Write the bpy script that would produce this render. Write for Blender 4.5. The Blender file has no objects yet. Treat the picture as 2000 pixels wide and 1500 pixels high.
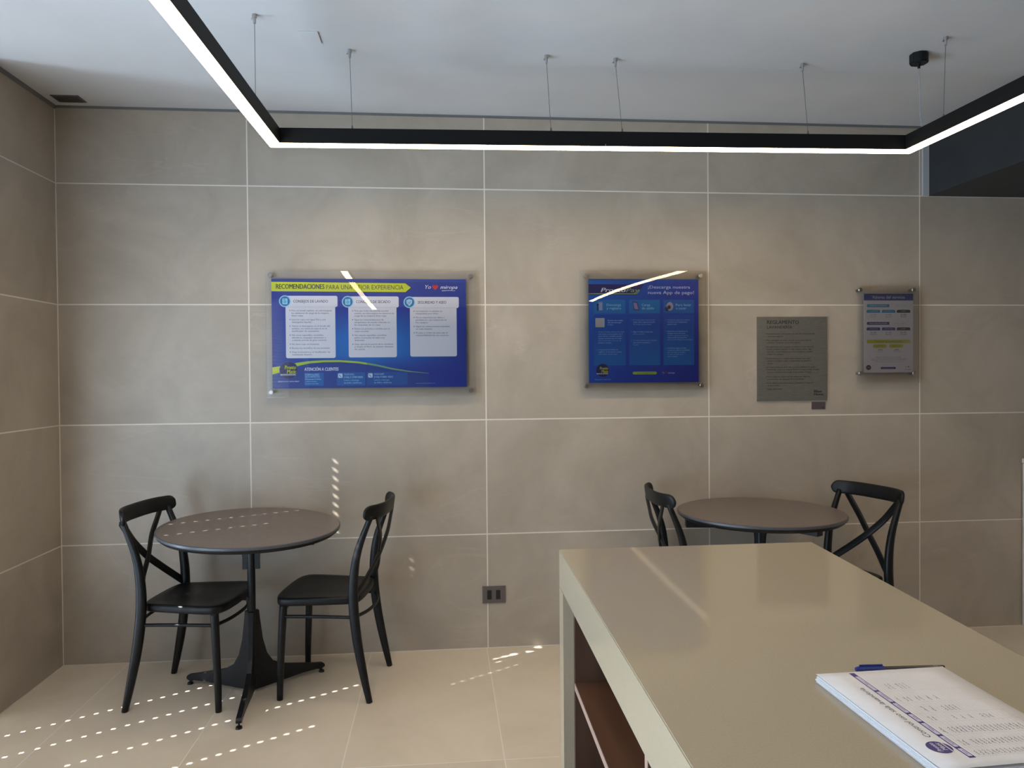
import bpy, bmesh, math, random
from mathutils import Vector, Matrix
random.seed(7)
S = bpy.context.scene
COL = S.collection

# ------------------------------------------------------------------ camera
F, CX, CD, CZ, YAW, PIT, ROL = 1450.0, 0.97616, 3.87672, 1.4387, 0.0928, -0.01372, -0.00804
cy, sy, cp, sp = math.cos(YAW), math.sin(YAW), math.cos(PIT), math.sin(PIT)
fw = Vector((sy*cp, cy*cp, sp)); r_ = Vector((cy, -sy, 0)); u_ = r_.cross(fw)
r2 = r_*math.cos(ROL) + u_*math.sin(ROL); u2 = u_*math.cos(ROL) - r_*math.sin(ROL)
cam = bpy.data.cameras.new('camera'); co = bpy.data.objects.new('camera', cam); COL.objects.link(co)
cam.sensor_width = 36; cam.lens = F/2000*36; cam.clip_start = 0.05
M = Matrix((r2, u2, -fw)).transposed().to_4x4(); M.translation = (CX, -CD, CZ)
co.matrix_world = M; S.camera = co

# ------------------------------------------------------------------ colour management, world
S.view_settings.view_transform = 'Standard'; S.view_settings.look = 'None'
S.view_settings.exposure = 0.0; S.view_settings.gamma = 1; S.view_settings.use_curve_mapping = False
S.cycles.use_denoising = True
S.cycles.max_bounces = 8; S.cycles.diffuse_bounces = 4; S.cycles.glossy_bounces = 4; S.cycles.transparent_max_bounces = 12
S.cycles.sample_clamp_indirect = 4.0
W = bpy.data.worlds.new('world'); S.world = W; W.use_nodes = True
W.node_tree.nodes['Background'].inputs[0].default_value = (0.55, 0.72, 1.0, 1); W.node_tree.nodes['Background'].inputs[1].default_value = 1.2

def light(name, kind, loc, direction, energy, color, **kw):
    l = bpy.data.lights.new(name, kind); l.energy = energy; l.color = color
    for k, v in kw.items(): setattr(l, k, v)
    o = bpy.data.objects.new(name, l); COL.objects.link(o); o.location = loc
    o.rotation_euler = Vector(direction).to_track_quat('-Z', 'Y').to_euler()
    return o
SUN = (0.648, 0.395, -0.651)
light('sun', 'SUN', (-3, -3, 4), SUN, 19.0, (1.0, 0.97, 0.92), angle=math.radians(0.3))
# sunlight thrown back up by the pavement outside, through the slats onto the ceiling
light('pavement_bounce', 'AREA', (-5.0, -1.90, 0.0), (4.05, 1.35, 2.2), 160, (0.66, 0.83, 1.0), shape='RECTANGLE', size=0.9, size_y=0.7)
# skylight at the slatted window 
light('window_daylight', 'AREA', (-1.25, -3.5, 0.85), (1, 0.03, 0.0), 165, (0.62, 0.81, 1.0), shape='RECTANGLE', size=3.2, size_y=1.4)

# ------------------------------------------------------------------ materials
def srgb(r, g, b):
    f = lambda c: (c/12.92 if c <= 0.04045 else ((c+0.055)/1.055)**2.4)
    return (f(r/255), f(g/255), f(b/255), 1)
def mat(name, col, rough=0.5, metal=0.0, spec=0.5, emit=None, es=0):
    m = bpy.data.materials.new(name); m.use_nodes = True
    b = m.node_tree.nodes['Principled BSDF']
    b.inputs['Base Color'].default_value = col; b.inputs['Roughness'].default_value = rough
    b.inputs['Metallic'].default_value = metal; b.inputs['Specular IOR Level'].default_value = spec
    if emit: b.inputs['Emission Color'].default_value = emit; b.inputs['Emission Strength'].default_value = es
    return m
class N:
    def __init__(s, m): s.m = m; s.t = m.node_tree; s.b = s.t.nodes['Principled BSDF']
    def n(s, typ, **kw):
        x = s.t.nodes.new(typ)
        for k, v in kw.items(): setattr(x, k, v)
        return x
    def l(s, a, b): s.t.links.new(a, b)
    def math(s, op, a, b=None, c=None):
        x = s.n('ShaderNodeMath', operation=op)
        for i, v in enumerate((a, b, c)):
            if v is None: continue
            if isinstance(v, (int, float)): x.inputs[i].default_value = v
            else: s.l(v, x.inputs[i])
        return x.outputs[0]
    def mix(s, f, a, b, mode='MIX'):
        x = s.n('ShaderNodeMix', data_type='RGBA', blend_type=mode)
        for sock, v in ((x.inputs[0], f), (x.inputs[6], a), (x.inputs[7], b)):
            if isinstance(v, (int, float)): sock.default_value = v
            elif isinstance(v, tuple): sock.default_value = v
            else: s.l(v, sock)
        return x.outputs[2]
def noisecol(m, scale, c1, c2, detail=4, lo=0.35, hi=0.65, stretch=(1,1,1)):
    k = N(m); tc = k.n('ShaderNodeTexCoord'); mp = k.n('ShaderNodeMapping'); mp.inputs['Scale'].default_value = stretch
    k.l(tc.outputs['Object'], mp.inputs[0]); no = k.n('ShaderNodeTexNoise'); no.inputs['Scale'].default_value = scale; no.inputs['Detail'].default_value = detail
    k.l(mp.outputs[0], no.inputs['Vector']); mr = k.n('ShaderNodeMapRange'); mr.inputs[1].default_value = lo; mr.inputs[2].default_value = hi
    k.l(no.outputs[0], mr.inputs[0]); k.l(k.mix(mr.outputs[0], c1, c2), k.b.inputs['Base Color'])
    return m

def tile_mat(name, axes, period, off, c1, c2, grout, gw, rough, lim=None):
    """large format stone tile; axes = which world axes run along the face"""
    m = mat(name, c1, rough); k = N(m)
    tc = k.n('ShaderNodeTexCoord'); sx = k.n('ShaderNodeSeparateXYZ'); k.l(tc.outputs['Object'], sx.inputs[0])
    masks = []; cells = []
    for ax, p, o in zip(axes, period, off):
        v = k.math('SUBTRACT', sx.outputs[ax], o)
        q = k.math('DIVIDE', v, p); fr = k.math('FRACT', k.math('ADD', q, 100.5))     # joint at .5
        d = k.math('MULTIPLY', k.math('ABSOLUTE', k.math('SUBTRACT', fr, 0.5)), p)
        masks.append(k.math('LESS_THAN', d, gw/2)); cells.append(k.math('FLOOR', q))
    g = k.math('MAXIMUM', masks[0], masks[1])
    cv = k.n('ShaderNodeCombineXYZ'); k.l(cells[0], cv.inputs[0]); k.l(cells[1], cv.inputs[1])
    wn = k.n('ShaderNodeTexWhiteNoise'); wn.noise_dimensions = '3D'; k.l(cv.outputs[0], wn.inputs[0])
    va = k.n('ShaderNodeVectorMath', operation='MULTIPLY_ADD'); k.l(wn.outputs['Color'], va.inputs[0]); va.inputs[1].default_value = (9, 9, 9); k.l(tc.outputs['Object'], va.inputs[2])
    n1 = k.n('ShaderNodeTexNoise'); n1.inputs['Scale'].default_value = 2.2; n1.inputs['Detail'].default_value = 7; n1.inputs['Roughness'].default_value = 0.62; n1.inputs['Distortion'].default_value = 0.6
    k.l(va.outputs[0], n1.inputs['Vector'])
    mr = k.n('ShaderNodeMapRange'); mr.inputs[1].default_value = 0.3; mr.inputs[2].default_value = 0.7; k.l(n1.outputs[0], mr.inputs[0])
    base = k.mix(mr.outputs[0], c1, c2)
    # fine pale veins
    mp = k.n('ShaderNodeMapping'); mp.inputs['Rotation'].default_value = (0.5, 0.45, 0.6); mp.inputs['Scale'].default_value = (0.6, 2.4, 2.4); k.l(va.outputs[0], mp.inputs[0])
    n2 = k.n('ShaderNodeTexNoise'); n2.inputs['Scale'].default_value = 1.3; n2.inputs['Detail'].default_value = 5; n2.inputs['Distortion'].default_value = 1.2; k.l(mp.outputs[0], n2.inputs['Vector'])
    vd = k.math('ABSOLUTE', k.math('SUBTRACT', n2.outputs[0], 0.5))
    v2 = k.n('ShaderNodeMapRange'); v2.inputs[1].default_value = 0.0; v2.inputs[2].default_value = 0.012; v2.inputs[3].default_value = 0.07; v2.inputs[4].default_value = 0.0; k.l(vd, v2.inputs[0])
    n3 = k.n('ShaderNodeTexNoise'); n3.inputs['Scale'].default_value = 1.7; k.l(va.outputs[0], n3.inputs['Vector'])
    v3 = k.n('ShaderNodeMapRange'); v3.inputs[1].default_value = 0.5; v3.inputs[2].default_value = 0.62; k.l(n3.outputs[0], v3.inputs[0])
    base = k.mix(k.math('MULTIPLY', v2.outputs[0], v3.outputs[0]), base, (0.75, 0.70, 0.62, 1))
    tint = k.n('ShaderNodeMapRange'); tint.inputs[3].default_value = 0.0; tint.inputs[4].default_value = 0.10; k.l(wn.outputs['Value'], tint.inputs[0])
    base = k.mix(tint.outputs[0], base, (c1[0]*0.6, c1[1]*0.6, c1[2]*0.6, 1))
    k.l(k.mix(g, base, grout), k.b.inputs['Base Color'])
    n4 = k.n('ShaderNodeTexNoise'); n4.inputs['Scale'].default_value = 90; n4.inputs['Detail'].default_value = 3; k.l(tc.outputs['Object'], n4.inputs['Vector'])
    bp = k.n('ShaderNodeBump'); bp.inputs['Strength'].default_value = 0.06; bp.inputs['Distance'].default_value = 0.002; k.l(n4.outputs[0], bp.inputs['Height']); k.l(bp.outputs[0], k.b.inputs['Normal'])
    rr = k.math('ADD', k.math('MULTIPLY', g, 0.35), rough); k.l(rr, k.b.inputs['Roughness'])
    return m
WC1, WC2, GR = (0.445, 0.394, 0.325, 1), (0.335, 0.292, 0.236, 1), (0.70, 0.66, 0.59, 1)
M_wall = tile_mat('wall_tile', (0, 2), (1.2, 0.6), (0, 0), WC1, WC2, GR, 0.0062, 0.42)
M_lwall = tile_mat('left_wall_tile', (1, 2), (1.2, 0.6), (-1.2, 0), WC1, WC2, GR, 0.0062, 0.42)
M_floor = tile_mat('floor_tile', (0, 1), (0.6, 1.2), (-0.007, 0.065), (0.79, 0.695, 0.56, 1), (0.68, 0.59, 0.465, 1), (0.88, 0.82, 0.72, 1), 0.004, 0.33)
M_ceil = noisecol(mat('ceiling_paint', (.7,.7,.7,1), 0.85), 3, (0.58, 0.59, 0.60, 1), (0.61, 0.62, 0.63, 1))
M_plain = mat('plain_wall_paint', (0.55, 0.54, 0.52, 1), 0.8)
M_gap = mat('shadow_gap_profile', (0.16, 0.165, 0.165, 1), 0.5)
M_grey = mat('light_grey_trim', (0.42, 0.43, 0.44, 1), 0.5)
M_dark = noisecol(mat('charcoal_paint', (.02,.02,.02,1), 0.6), 6, (0.018, 0.021, 0.024, 1), (0.024, 0.028, 0.031, 1))
M_black = noisecol(mat('black_plastic', (.01,.01,.01,1), 0.40, spec=0.28), 40, (0.0045, 0.005, 0.006, 1), (0.008, 0.0085, 0.0095, 1))
M_blackmetal = noisecol(mat('black_powder_coat', (.01,.01,.01,1), 0.42, spec=0.32), 60, (0.006, 0.007, 0.009, 1), (0.010, 0.011, 0.013, 1))
M_profile = mat('black_aluminium', (0.008, 0.008, 0.008, 1), 0.5, spec=0.12)
M_led = mat('led_diffuser', (0.9, 0.88, 0.85, 1), 0.5, emit=(1.0, 0.755, 0.475, 1), es=26.5)
M_steel = noisecol(mat('steel', (.6,.58,.56,1), 0.28, 1.0), 30, (0.33, 0.30, 0.275, 1), (0.46, 0.42, 0.385, 1))
M_cable = mat('steel_cable', (0.16, 0.16, 0.165, 1), 0.4, 0.6)
M_anchor = mat('nickel_anchor', (0.45, 0.43, 0.42, 1), 0.35, 0.8)
M_clear = mat('clear_flex', (0.35, 0.35, 0.36, 1), 0.25)
M_top = noisecol(mat('tabletop_laminate', (.1,.09,.08,1), 0.30, spec=0.5), 60, (0.135, 0.108, 0.096, 1), (0.175, 0.143, 0.128, 1), detail=6, lo=0.3, hi=0.7, stretch=(1, 1.6, 1))
M_topedge = mat('tabletop_edge_sheen', (0.075, 0.08, 0.092, 1), 0.35)  # window reflection along the table rim, painted in as grey-blue
M_quartz = noisecol(mat('beige_quartz', (.4,.36,.26,1), 0.05, spec=0.5), 320, (0.41, 0.350, 0.250, 1), (0.44, 0.375, 0.270, 1), detail=2)
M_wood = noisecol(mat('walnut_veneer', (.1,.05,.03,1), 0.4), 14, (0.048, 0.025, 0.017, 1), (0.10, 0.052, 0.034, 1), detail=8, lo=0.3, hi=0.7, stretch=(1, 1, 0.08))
M_woodh = noisecol(mat('walnut_veneer_lit', (.1,.05,.03,1), 0.35), 14, (0.085, 0.041, 0.024, 1), (0.15, 0.072, 0.042, 1), detail=8, lo=0.3, hi=0.7, stretch=(1, 0.08, 1))  # shelf boards: same walnut painted lighter for the light on their tops
M_woodedge = mat('lit_wood_edge', (0.42, 0.29, 0.24, 1), 0.4)  # light caught by the board fronts, painted as a pale pinkish tone
M_white = noisecol(mat('white_enamel', (.7,.7,.7,1), 0.3), 5, (0.62, 0.62, 0.64, 1), (0.68, 0.68, 0.70, 1))
M_outlet = mat('grey_outlet_plate', (0.105, 0.09, 0.085, 1), 0.5)
M_socket = mat('black_socket_insert', (0.008, 0.008, 0.008, 1), 0.45)
M_slot = mat('socket_slot', (0.002, 0.002, 0.002, 1), 0.8)
M_slat = noisecol(mat('blind_slat', (.5,.5,.5,1), 0.5), 4, (0.50, 0.52, 0.55, 1), (0.55, 0.57, 0.60, 1))
M_paper = noisecol(mat('white_paper', (.8,.8,.8,1), 0.7), 20, (0.74, 0.72, 0.72, 1), (0.78, 0.76, 0.76, 1))
M_pagedge = mat('paper_edge', (0.80, 0.84, 0.92, 1), 0.7)
M_brush = noisecol(mat('brushed_plate', (.25,.24,.22,1), 0.42, 0.75), 30, (0.20, 0.195, 0.18, 1), (0.26, 0.255, 0.235, 1), detail=6, stretch=(1, 1, 30))
INK = {}
def ink(r, g, b):
    if (r, g, b) not in INK: INK[(r, g, b)] = mat('ink_%02x%02x%02x' % (r, g, b), srgb(r, g, b), 0.45)
    return INK[(r, g, b)]
def pane_mat(name):
    m = bpy.data.materials.new(name); m.use_nodes = True; t = m.node_tree; t.nodes.clear()
    o = t.nodes.new('ShaderNodeOutputMaterial'); mx = t.nodes.new('ShaderNodeMixShader'); tr = t.nodes.new('ShaderNodeBsdfTransparent'); gl = t.nodes.new('ShaderNodeBsdfGlossy'); fr = t.nodes.new('ShaderNodeFresnel')
    fr.inputs[0].default_value = 1.49; gl.inputs['Roughness'].default_value = 0.0; tr.inputs[0].default_value = (1, 1, 1, 1)
    t.links.new(fr.outputs[0], mx.inputs[0]); t.links.new(tr.outputs[0], mx.inputs[1]); t.links.new(gl.outputs[0], mx.inputs[2]); t.links.new(mx.outputs[0], o.inputs[0])
    return m
M_pane = pane_mat('clear_acrylic')
def clear_mat(name):
    m = pane_mat(name); return m
M_penclear = clear_mat('clear_pen_plastic')

# ------------------------------------------------------------------ mesh helpers
def link(name, bm, mats, parent=None, smooth=False, loc=None):
    bmesh.ops.recalc_face_normals(bm, faces=bm.faces)
    me = bpy.data.meshes.new(name); bm.to_mesh(me); bm.free()
    if not isinstance(mats, (list, tuple)): mats = [mats]
    for m in mats: me.materials.append(m)
    if smooth:
        for p in me.polygons: p.use_smooth = True
    o = bpy.data.objects.new(name, me); COL.objects.link(o)
    if parent: o.parent = parent
    if loc: o.location = loc
    return o
def smooth_angle(o, deg=35):
    me = o.data
    for p in me.polygons: p.use_smooth = True
    bm = bmesh.new(); bm.from_mesh(me)
    for e in bm.edges:
        if len(e.link_faces) == 2 and e.calc_face_angle(0) > math.radians(deg): e.smooth = False
    bm.to_mesh(me); bm.free(); return o
def box(bm, x0, x1, y0, y1, z0, z1, mi=0, bev=0):
    vs = [bm.verts.new(p) for p in ((x0,y0,z0),(x1,y0,z0),(x1,y1,z0),(x0,y1,z0),(x0,y0,z1),(x1,y0,z1),(x1,y1,z1),(x0,y1,z1))]
    fs = [bm.faces.new([vs[i] for i in q]) for q in ((3,2,1,0),(4,5,6,7),(0,1,5,4),(1,2,6,5),(2,3,7,6),(3,0,4,7))]
    for f in fs: f.material_index = mi
    if bev:
        es = {e for f in fs for e in f.edges}
        bmesh.ops.bevel(bm, geom=list(es), offset=bev, segments=2, affect='EDGES', profile=0.6, material=-1)
    return bm
def boxo(name, m, dims, parent=None, bev=0):
    return link(name, box(bmesh.new(), *dims, bev=bev), m, parent)
def cyl(bm, p0, p1, r0, r1=None, seg=24, mi=0, cap=True):
    p0, p1 = Vector(p0), Vector(p1); r1 = r0 if r1 is None else r1
    d = (p1-p0).normalized(); a = d.orthogonal().normalized(); b = d.cross(a)
    A = [bm.verts.new(p0+(a*math.cos(t)+b*math.sin(t))*r0) for t in [2*math.pi*i/seg for i in range(seg)]]
    B = [bm.verts.new(p1+(a*math.cos(t)+b*math.sin(t))*r1) for t in [2*math.pi*i/seg for i in range(seg)]]
    for i in range(seg):
        f = bm.faces.new((A[i], A[(i+1)%seg], B[(i+1)%seg], B[i])); f.material_index = mi
    if cap:
        f = bm.faces.new(A[::-1]); f.material_index = mi; f = bm.faces.new(B); f.material_index = mi
    return bm
def catmull(P, n=6):
    P = [Vector(p) for p in P]; Q = [2*P[0]-P[1]] + P + [2*P[-1]-P[-2]]; out = []
    for i in range(1, len(Q)-2):
        for j in range(n):
            t = j/n; a, b, c, d = Q[i-1:i+3]
            out.append(0.5*((2*b)+(c-a)*t+(2*a-5*b+4*c-d)*t*t+(3*b-a-3*c+d)*t**3))
    out.append(P[-1]); return out
def sweep(bm, pts, sect, ref=Vector((1, 0, 0)), mi=0):
    """sweep section: sect(u)-> list of (a,b) offsets; a along side, b along ref-ish normal"""
    rings = []
    n = len(pts)
    for i, p in enumerate(pts):
        t = (pts[min(i+1, n-1)]-pts[max(i-1, 0)]).normalized()
        side = t.cross(ref).normalized(); nor = side.cross(t).normalized()
        rings.append([bm.verts.new(p+side*a+nor*b) for a, b in sect(i/(n-1))])
    for A, B in zip(rings, rings[1:]):
        for j in range(len(A)):
            f = bm.faces.new((A[j], A[(j+1)%len(A)], B[(j+1)%len(A)], B[j])); f.material_index = mi
    bm.faces.new(rings[0][::-1]).material_index = mi; bm.faces.new(rings[-1]).material_index = mi
    return bm
def rsec(w, h, n=16, e=2.0):
    out = []
    for i in range(n):
        t = 2*math.pi*i/n; c, s = math.cos(t), math.sin(t)
        out.append((w*math.copysign(abs(c)**(2/e), c), h*math.copysign(abs(s)**(2/e), s)))
    return out
def tube(bm, pts, r, ref=Vector((1, 0, 0)), n=14, interp=6):
    P = catmull(pts, interp) if interp > 1 else [Vector(p) for p in pts]
    rf = r if callable(r) else (lambda u: r)
    return sweep(bm, P, lambda u: rsec(rf(u), rf(u), n), ref)
def prism(bm, outline, z0, z1, mi=0):
    A = [bm.verts.new((x, y, z0)) for x, y in outline]; B = [bm.verts.new((x, y, z1)) for x, y in outline]
    n = len(A)
    for i in range(n): bm.faces.new((A[i], A[(i+1)%n], B[(i+1)%n], B[i])).material_index = mi
    bm.faces.new(A[::-1]).material_index = mi; bm.faces.new(B).material_index = mi
    return bm
def empty(name, loc=(0, 0, 0), rz=0, label=None, cat=None, group=None):
    o = bpy.data.objects.new(name, None); COL.objects.link(o); o.location = loc; o.rotation_euler = (0, 0, rz)
    o.empty_display_size = 0.1
    return tag(o, label, cat, group)
def tag(o, label=None, cat=None, group=None, kind=None):
    if label: o['label'] = label
    if cat: o['category'] = cat
    if group: o['group'] = group
    if kind: o['kind'] = kind
    return o
def struct(name, m, dims=None, bm=None, parent=None):
    o = boxo(name, m, dims, parent) if dims else link(name, bm, m, parent)
    if not parent: o['kind'] = 'structure'
    return o

# ------------------------------------------------------------------ room shell
XL, ZC = -0.922, 2.785
struct('floor', M_floor, (XL-0.2, 6.0, -7.0, 0.15, -0.1, 0.0))
struct('ceiling', M_ceil, (XL-0.25, 6.0, -7.0, 0.15, ZC, ZC+0.1))
struct('wall_back', M_wall, (XL-0.2, 6.0, 0.0, 0.15, 0.0, 2.770))
struct('trim_1', M_gap, (XL, 3.612, 0.004, 0.03, 2.770, ZC))           # shadow gap between tile and ceiling
YW = -0.56                                                             # window jamb on the left wall
bm = bmesh.new(); box(bm, XL-0.2, XL, YW, 0.0, 0, ZC); box(bm, XL-0.2, XL, -5.6, YW, 2.765, ZC); box(bm, XL-0.2, XL, -7.0, -5.6, 0, ZC)
struct('wall_left', M_lwall, bm=bm)
struct('wall_right', M_plain, (6.0, 6.1, -7.0, 0.15, 0, ZC))
struct('wall_front', mat('dark_front_wall', (0.10, 0.10, 0.10, 1), 0.8), (XL-0.2, 6.1, -7.1, -7.0, 0, ZC))
struct('trim_2', M_gap, (XL, XL+0.006, YW, -0.001, 2.765, ZC))
# thin grout bead in the corner of the two tiled walls and at the skirting line
bm = bmesh.new(); box(bm, XL, XL+0.0035, -0.0035, 0, 0, 2.765); struct('trim_3', mat('corner_grout', GR, 0.8), bm=bm)
bm = bmesh.new(); box(bm, XL, 6.0, -0.003, 0, 0, 0.003); box(bm, XL, XL+0.003, YW, -0.003, 0, 0.003); struct('trim_4', mat('floor_joint', GR, 0.8), bm=bm)
# dark bulkhead hanging under the ceiling on the right
struct('ceiling_bulkhead', M_dark, (3.648, 6.0, -7.0, 0.0, 2.400, ZC))
struct('trim_5', M_grey, (3.613, 3.648, -0.012, 0.0, 2.400, ZC))

# window_1: the slatted window on the left (outside the frame) that throws the dots of sun
XS = -0.985; C31 = 0.6085
win = bpy.data.objects.new('window_1', None); COL.objects.link(win); win['kind'] = 'structure'
bm = bmesh.new(); wv = 0.042; el = math.radians(35); dx, dz = math.cos(el)*wv/2, math.sin(el)*wv/2
def holes_at(z):
    H = []
    for c, rng in ((-0.258, [(0.1, 2.42)]), (-0.492, [(0.1, 1.95), (2.12, 2.3)]), (-0.745, [(0.1, 1.62)]), (-1.052, [(0.1, 1.44), (1.98, 2.36)])):
        if any(a <= z <= b for a, b in rng): H.append((c+C31*XS, 0.0060 if z < 2.0 or c > -0.3 else 0.0018))
    if 2.19 <= z <= 2.33 or 2.40 < z < 2.49: H.append((-0.925+C31*XS, 0.024))
    return sorted(H)
z = 0.0245
y0, y1 = -5.55, YW-0.01
while z < 2.76:
    def pt(s, y): return (XS+dx*s, y, z+dz*s)
    def quad(s0, s1, a, b): bm.faces.new([bm.verts.new(p) for p in (pt(s0, a), pt(s1, a), pt(s1, b), pt(s0, b))])
    big = 2.19 <= z <= 2.33 or 2.40 < z < 2.49; hq = 0.26
    yb = -0.925+C31*XS
    if big:
        for a_, b_ in ((y0, yb-0.024), (yb+0.024, y1)): quad(-1, -hq, a_, b_); quad(hq, 1, a_, b_)
        quad(-1, -0.8, yb-0.024, yb+0.024); quad(0.8, 1, yb-0.024, yb+0.024)
    else: quad(-1, -hq, y0, y1); quad(hq, 1, y0, y1)
    ys = y0
    for yc, w in holes_at(z):
        quad(-hq, hq, ys, yc-w); ys = yc+w
    quad(-hq, hq, ys, y1)
    z += 0.045
me = bpy.data.meshes.new('slats'); bm.to_mesh(me); bm.free(); me.materials.append(M_slat)
so = bpy.data.objects.new('slats', me); COL.objects.link(so); so.parent = win
sd = so.modifiers.new('thickness', 'SOLIDIFY'); sd.thickness = 0.0012; sd.offset = 0

# ceiling details
v = empty('ceiling_vent', (-0.81, -0.094, ZC), 0, 'small dark square grille in the ceiling at the left back corner', 'vent')
bm = bmesh.new(); box(bm, -0.064, 0.064, -0.044, 0.044, -0.004, -0.0005)
link('vent_plate', bm, mat('dark_vent', (0.10, 0.092, 0.088, 1), 0.6), v)
bm = bmesh.new()
for i in range(9): box(bm, -0.054, 0.054, -0.036+i*0.009-0.0015, -0.036+i*0.009+0.0015, -0.007, -0.004)
link('grille', bm, mat('vent_grille', (0.06, 0.056, 0.054, 1), 0.5), v)
h = boxo('access_plate', M_ceil, (0.425, 0.501, -0.896, -0.793, ZC-0.005, ZC-0.0005), None, 0.001)
tag(h, 'small square white cover plate on the ceiling between the two left cables', 'cover plate')

# ------------------------------------------------------------------ pendant light
pl = empty('pendant_light', (1.65, -2.7, 2.38), 0, 'large black squared-off linear pendant with glowing white underside, hung on thin cables', 'pendant light')
Q = [(0.228, -4.5), (0.301, -0.752), (2.978, -0.838), (3.070, -6.4)]
def offset_poly(P, d):
    out = []; n = len(P)
    for i in range(n):
        b = Vector(P[i]); a = Vector(P[i-1]) if i else None; c = Vector(P[i+1]) if i < n-1 else None
        e1 = (b-a).normalized() if a else (c-b).normalized(); e2 = (c-b).normalized() if c else e1; n1 = Vector((-e1.y, e1.x)); n2 = Vector((-e2.y, e2.x))
        m = (n1+n2).normalized(); out.append(b+m*(d/m.dot(n1)))
    return out
def ring(bm, P, d0, d1, z0, z1):
    A, B = offset_poly(P, d0), offset_poly(P, d1); n = len(P)
    V = [[bm.verts.new((p.x-1.65, p.y+2.7, z-2.38)) for p in L] for L, z in ((A, z0), (B, z0), (B, z1), (A, z1))]
    for k in range(4):
        L, K = V[k], V[(k+1)%4]
        for i in range(n-1): bm.faces.new((L[i], L[i+1], K[i+1], K[i]))
    for e in (0, n-1): bm.faces.new([V[k][e] for k in range(4)])
bm = bmesh.new(); ring(bm, Q, -0.025, 0.025, 2.3835, 2.445); link('housing', bm, M_profile, pl)
bm = bmesh.new(); ring(bm, Q, -0.0235, 0.0235, 2.3795, 2.3834); link('diffuser', bm, M_led, pl)
for i, x in enumerate((0.50, 1.66)):          # joint pins along the front bar
    y = -0.752-(x-0.301)*0.0321-0.026
    bm = bmesh.new(); box(bm, x-0.0015-1.65, x+0.0015-1.65, y+2.7-0.001, y+2.7+0.002, -0.004, 0.012 if i else 0.003); link('joint_pin', bm, M_steel, pl)
def line_bar(x): return -0.752-(x-0.301)*0.0321
cabs = [((0.290, -1.017), (0.298, -1.05)), ((0.605, -0.739), (0.615, -0.762)), ((1.425, -0.745), (1.436, -0.79)), ((1.724, -0.736), (1.737, -0.80)), ((2.554, -0.745), (2.538, -0.825)), ((3.010, -1.037), (2.984, -1.06))]
for (ax, ay), (bx, by) in cabs:
    T = Vector((ax-1.65, ay+2.7, ZC-2.38)); Bt = Vector((bx-1.65, by+2.7, 0.065))
    bm = bmesh.new(); cyl(bm, T-Vector((0, 0, 0.02)), Bt, 0.0011, seg=8); link('cable', bm, M_cable, pl)
    bm = bmesh.new(); cyl(bm, T, T-Vector((0, 0, 0.012)), 0.009, seg=14); cyl(bm, T-Vector((0, 0, 0.012)), T-Vector((0, 0, 0.034)), 0.0065, 0.005, seg=14); cyl(bm, T-Vector((0.013, 0, 0.018)), T-Vector((-0.004, 0, 0.018)), 0.003, seg=8)
    smooth_angle(link('ceiling_anchor', bm, M_anchor, pl))
    bm = bmesh.new(); cyl(bm, Bt+Vector((0, 0, 0.02)), Bt, 0.003, 0.005, seg=12); link('cable_grip', bm, M_cable, pl)
# canopy with power lead
cc = Vector((3.004-1.65, -0.877+2.7, ZC-2.38))
bm = bmesh.new()
oct_ = [(0.036*math.cos(math.radians(22.5+45*i))*1.05, 0.036*math.sin(math.radians(22.5+45*i))*1.05) for i in range(8)]
prism(bm, oct_, -0.042, 0); bmesh.ops.bevel(bm, geom=list(bm.edges), offset=0.003, segments=2, affect='EDGES')
cn = link('canopy', bm, M_black, pl, loc=cc)
bm = bmesh.new(); cyl(bm, (0, 0, -0.042), (0, 0, -0.062), 0.006, 0.005, seg=14); link('cable_gland', bm, M_black, pl, loc=cc)
bm = bmesh.new(); tube(bm, [cc-Vector((0, 0, 0.06)), cc-Vector((-0.003, 0, 0.15)), cc-Vector((-0.004, 0, 0.25)), Vector((2.985-1.65, -0.93+2.7, 0.066))], 0.0018, n=8); link('power_lead', bm, M_clear, pl)

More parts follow.
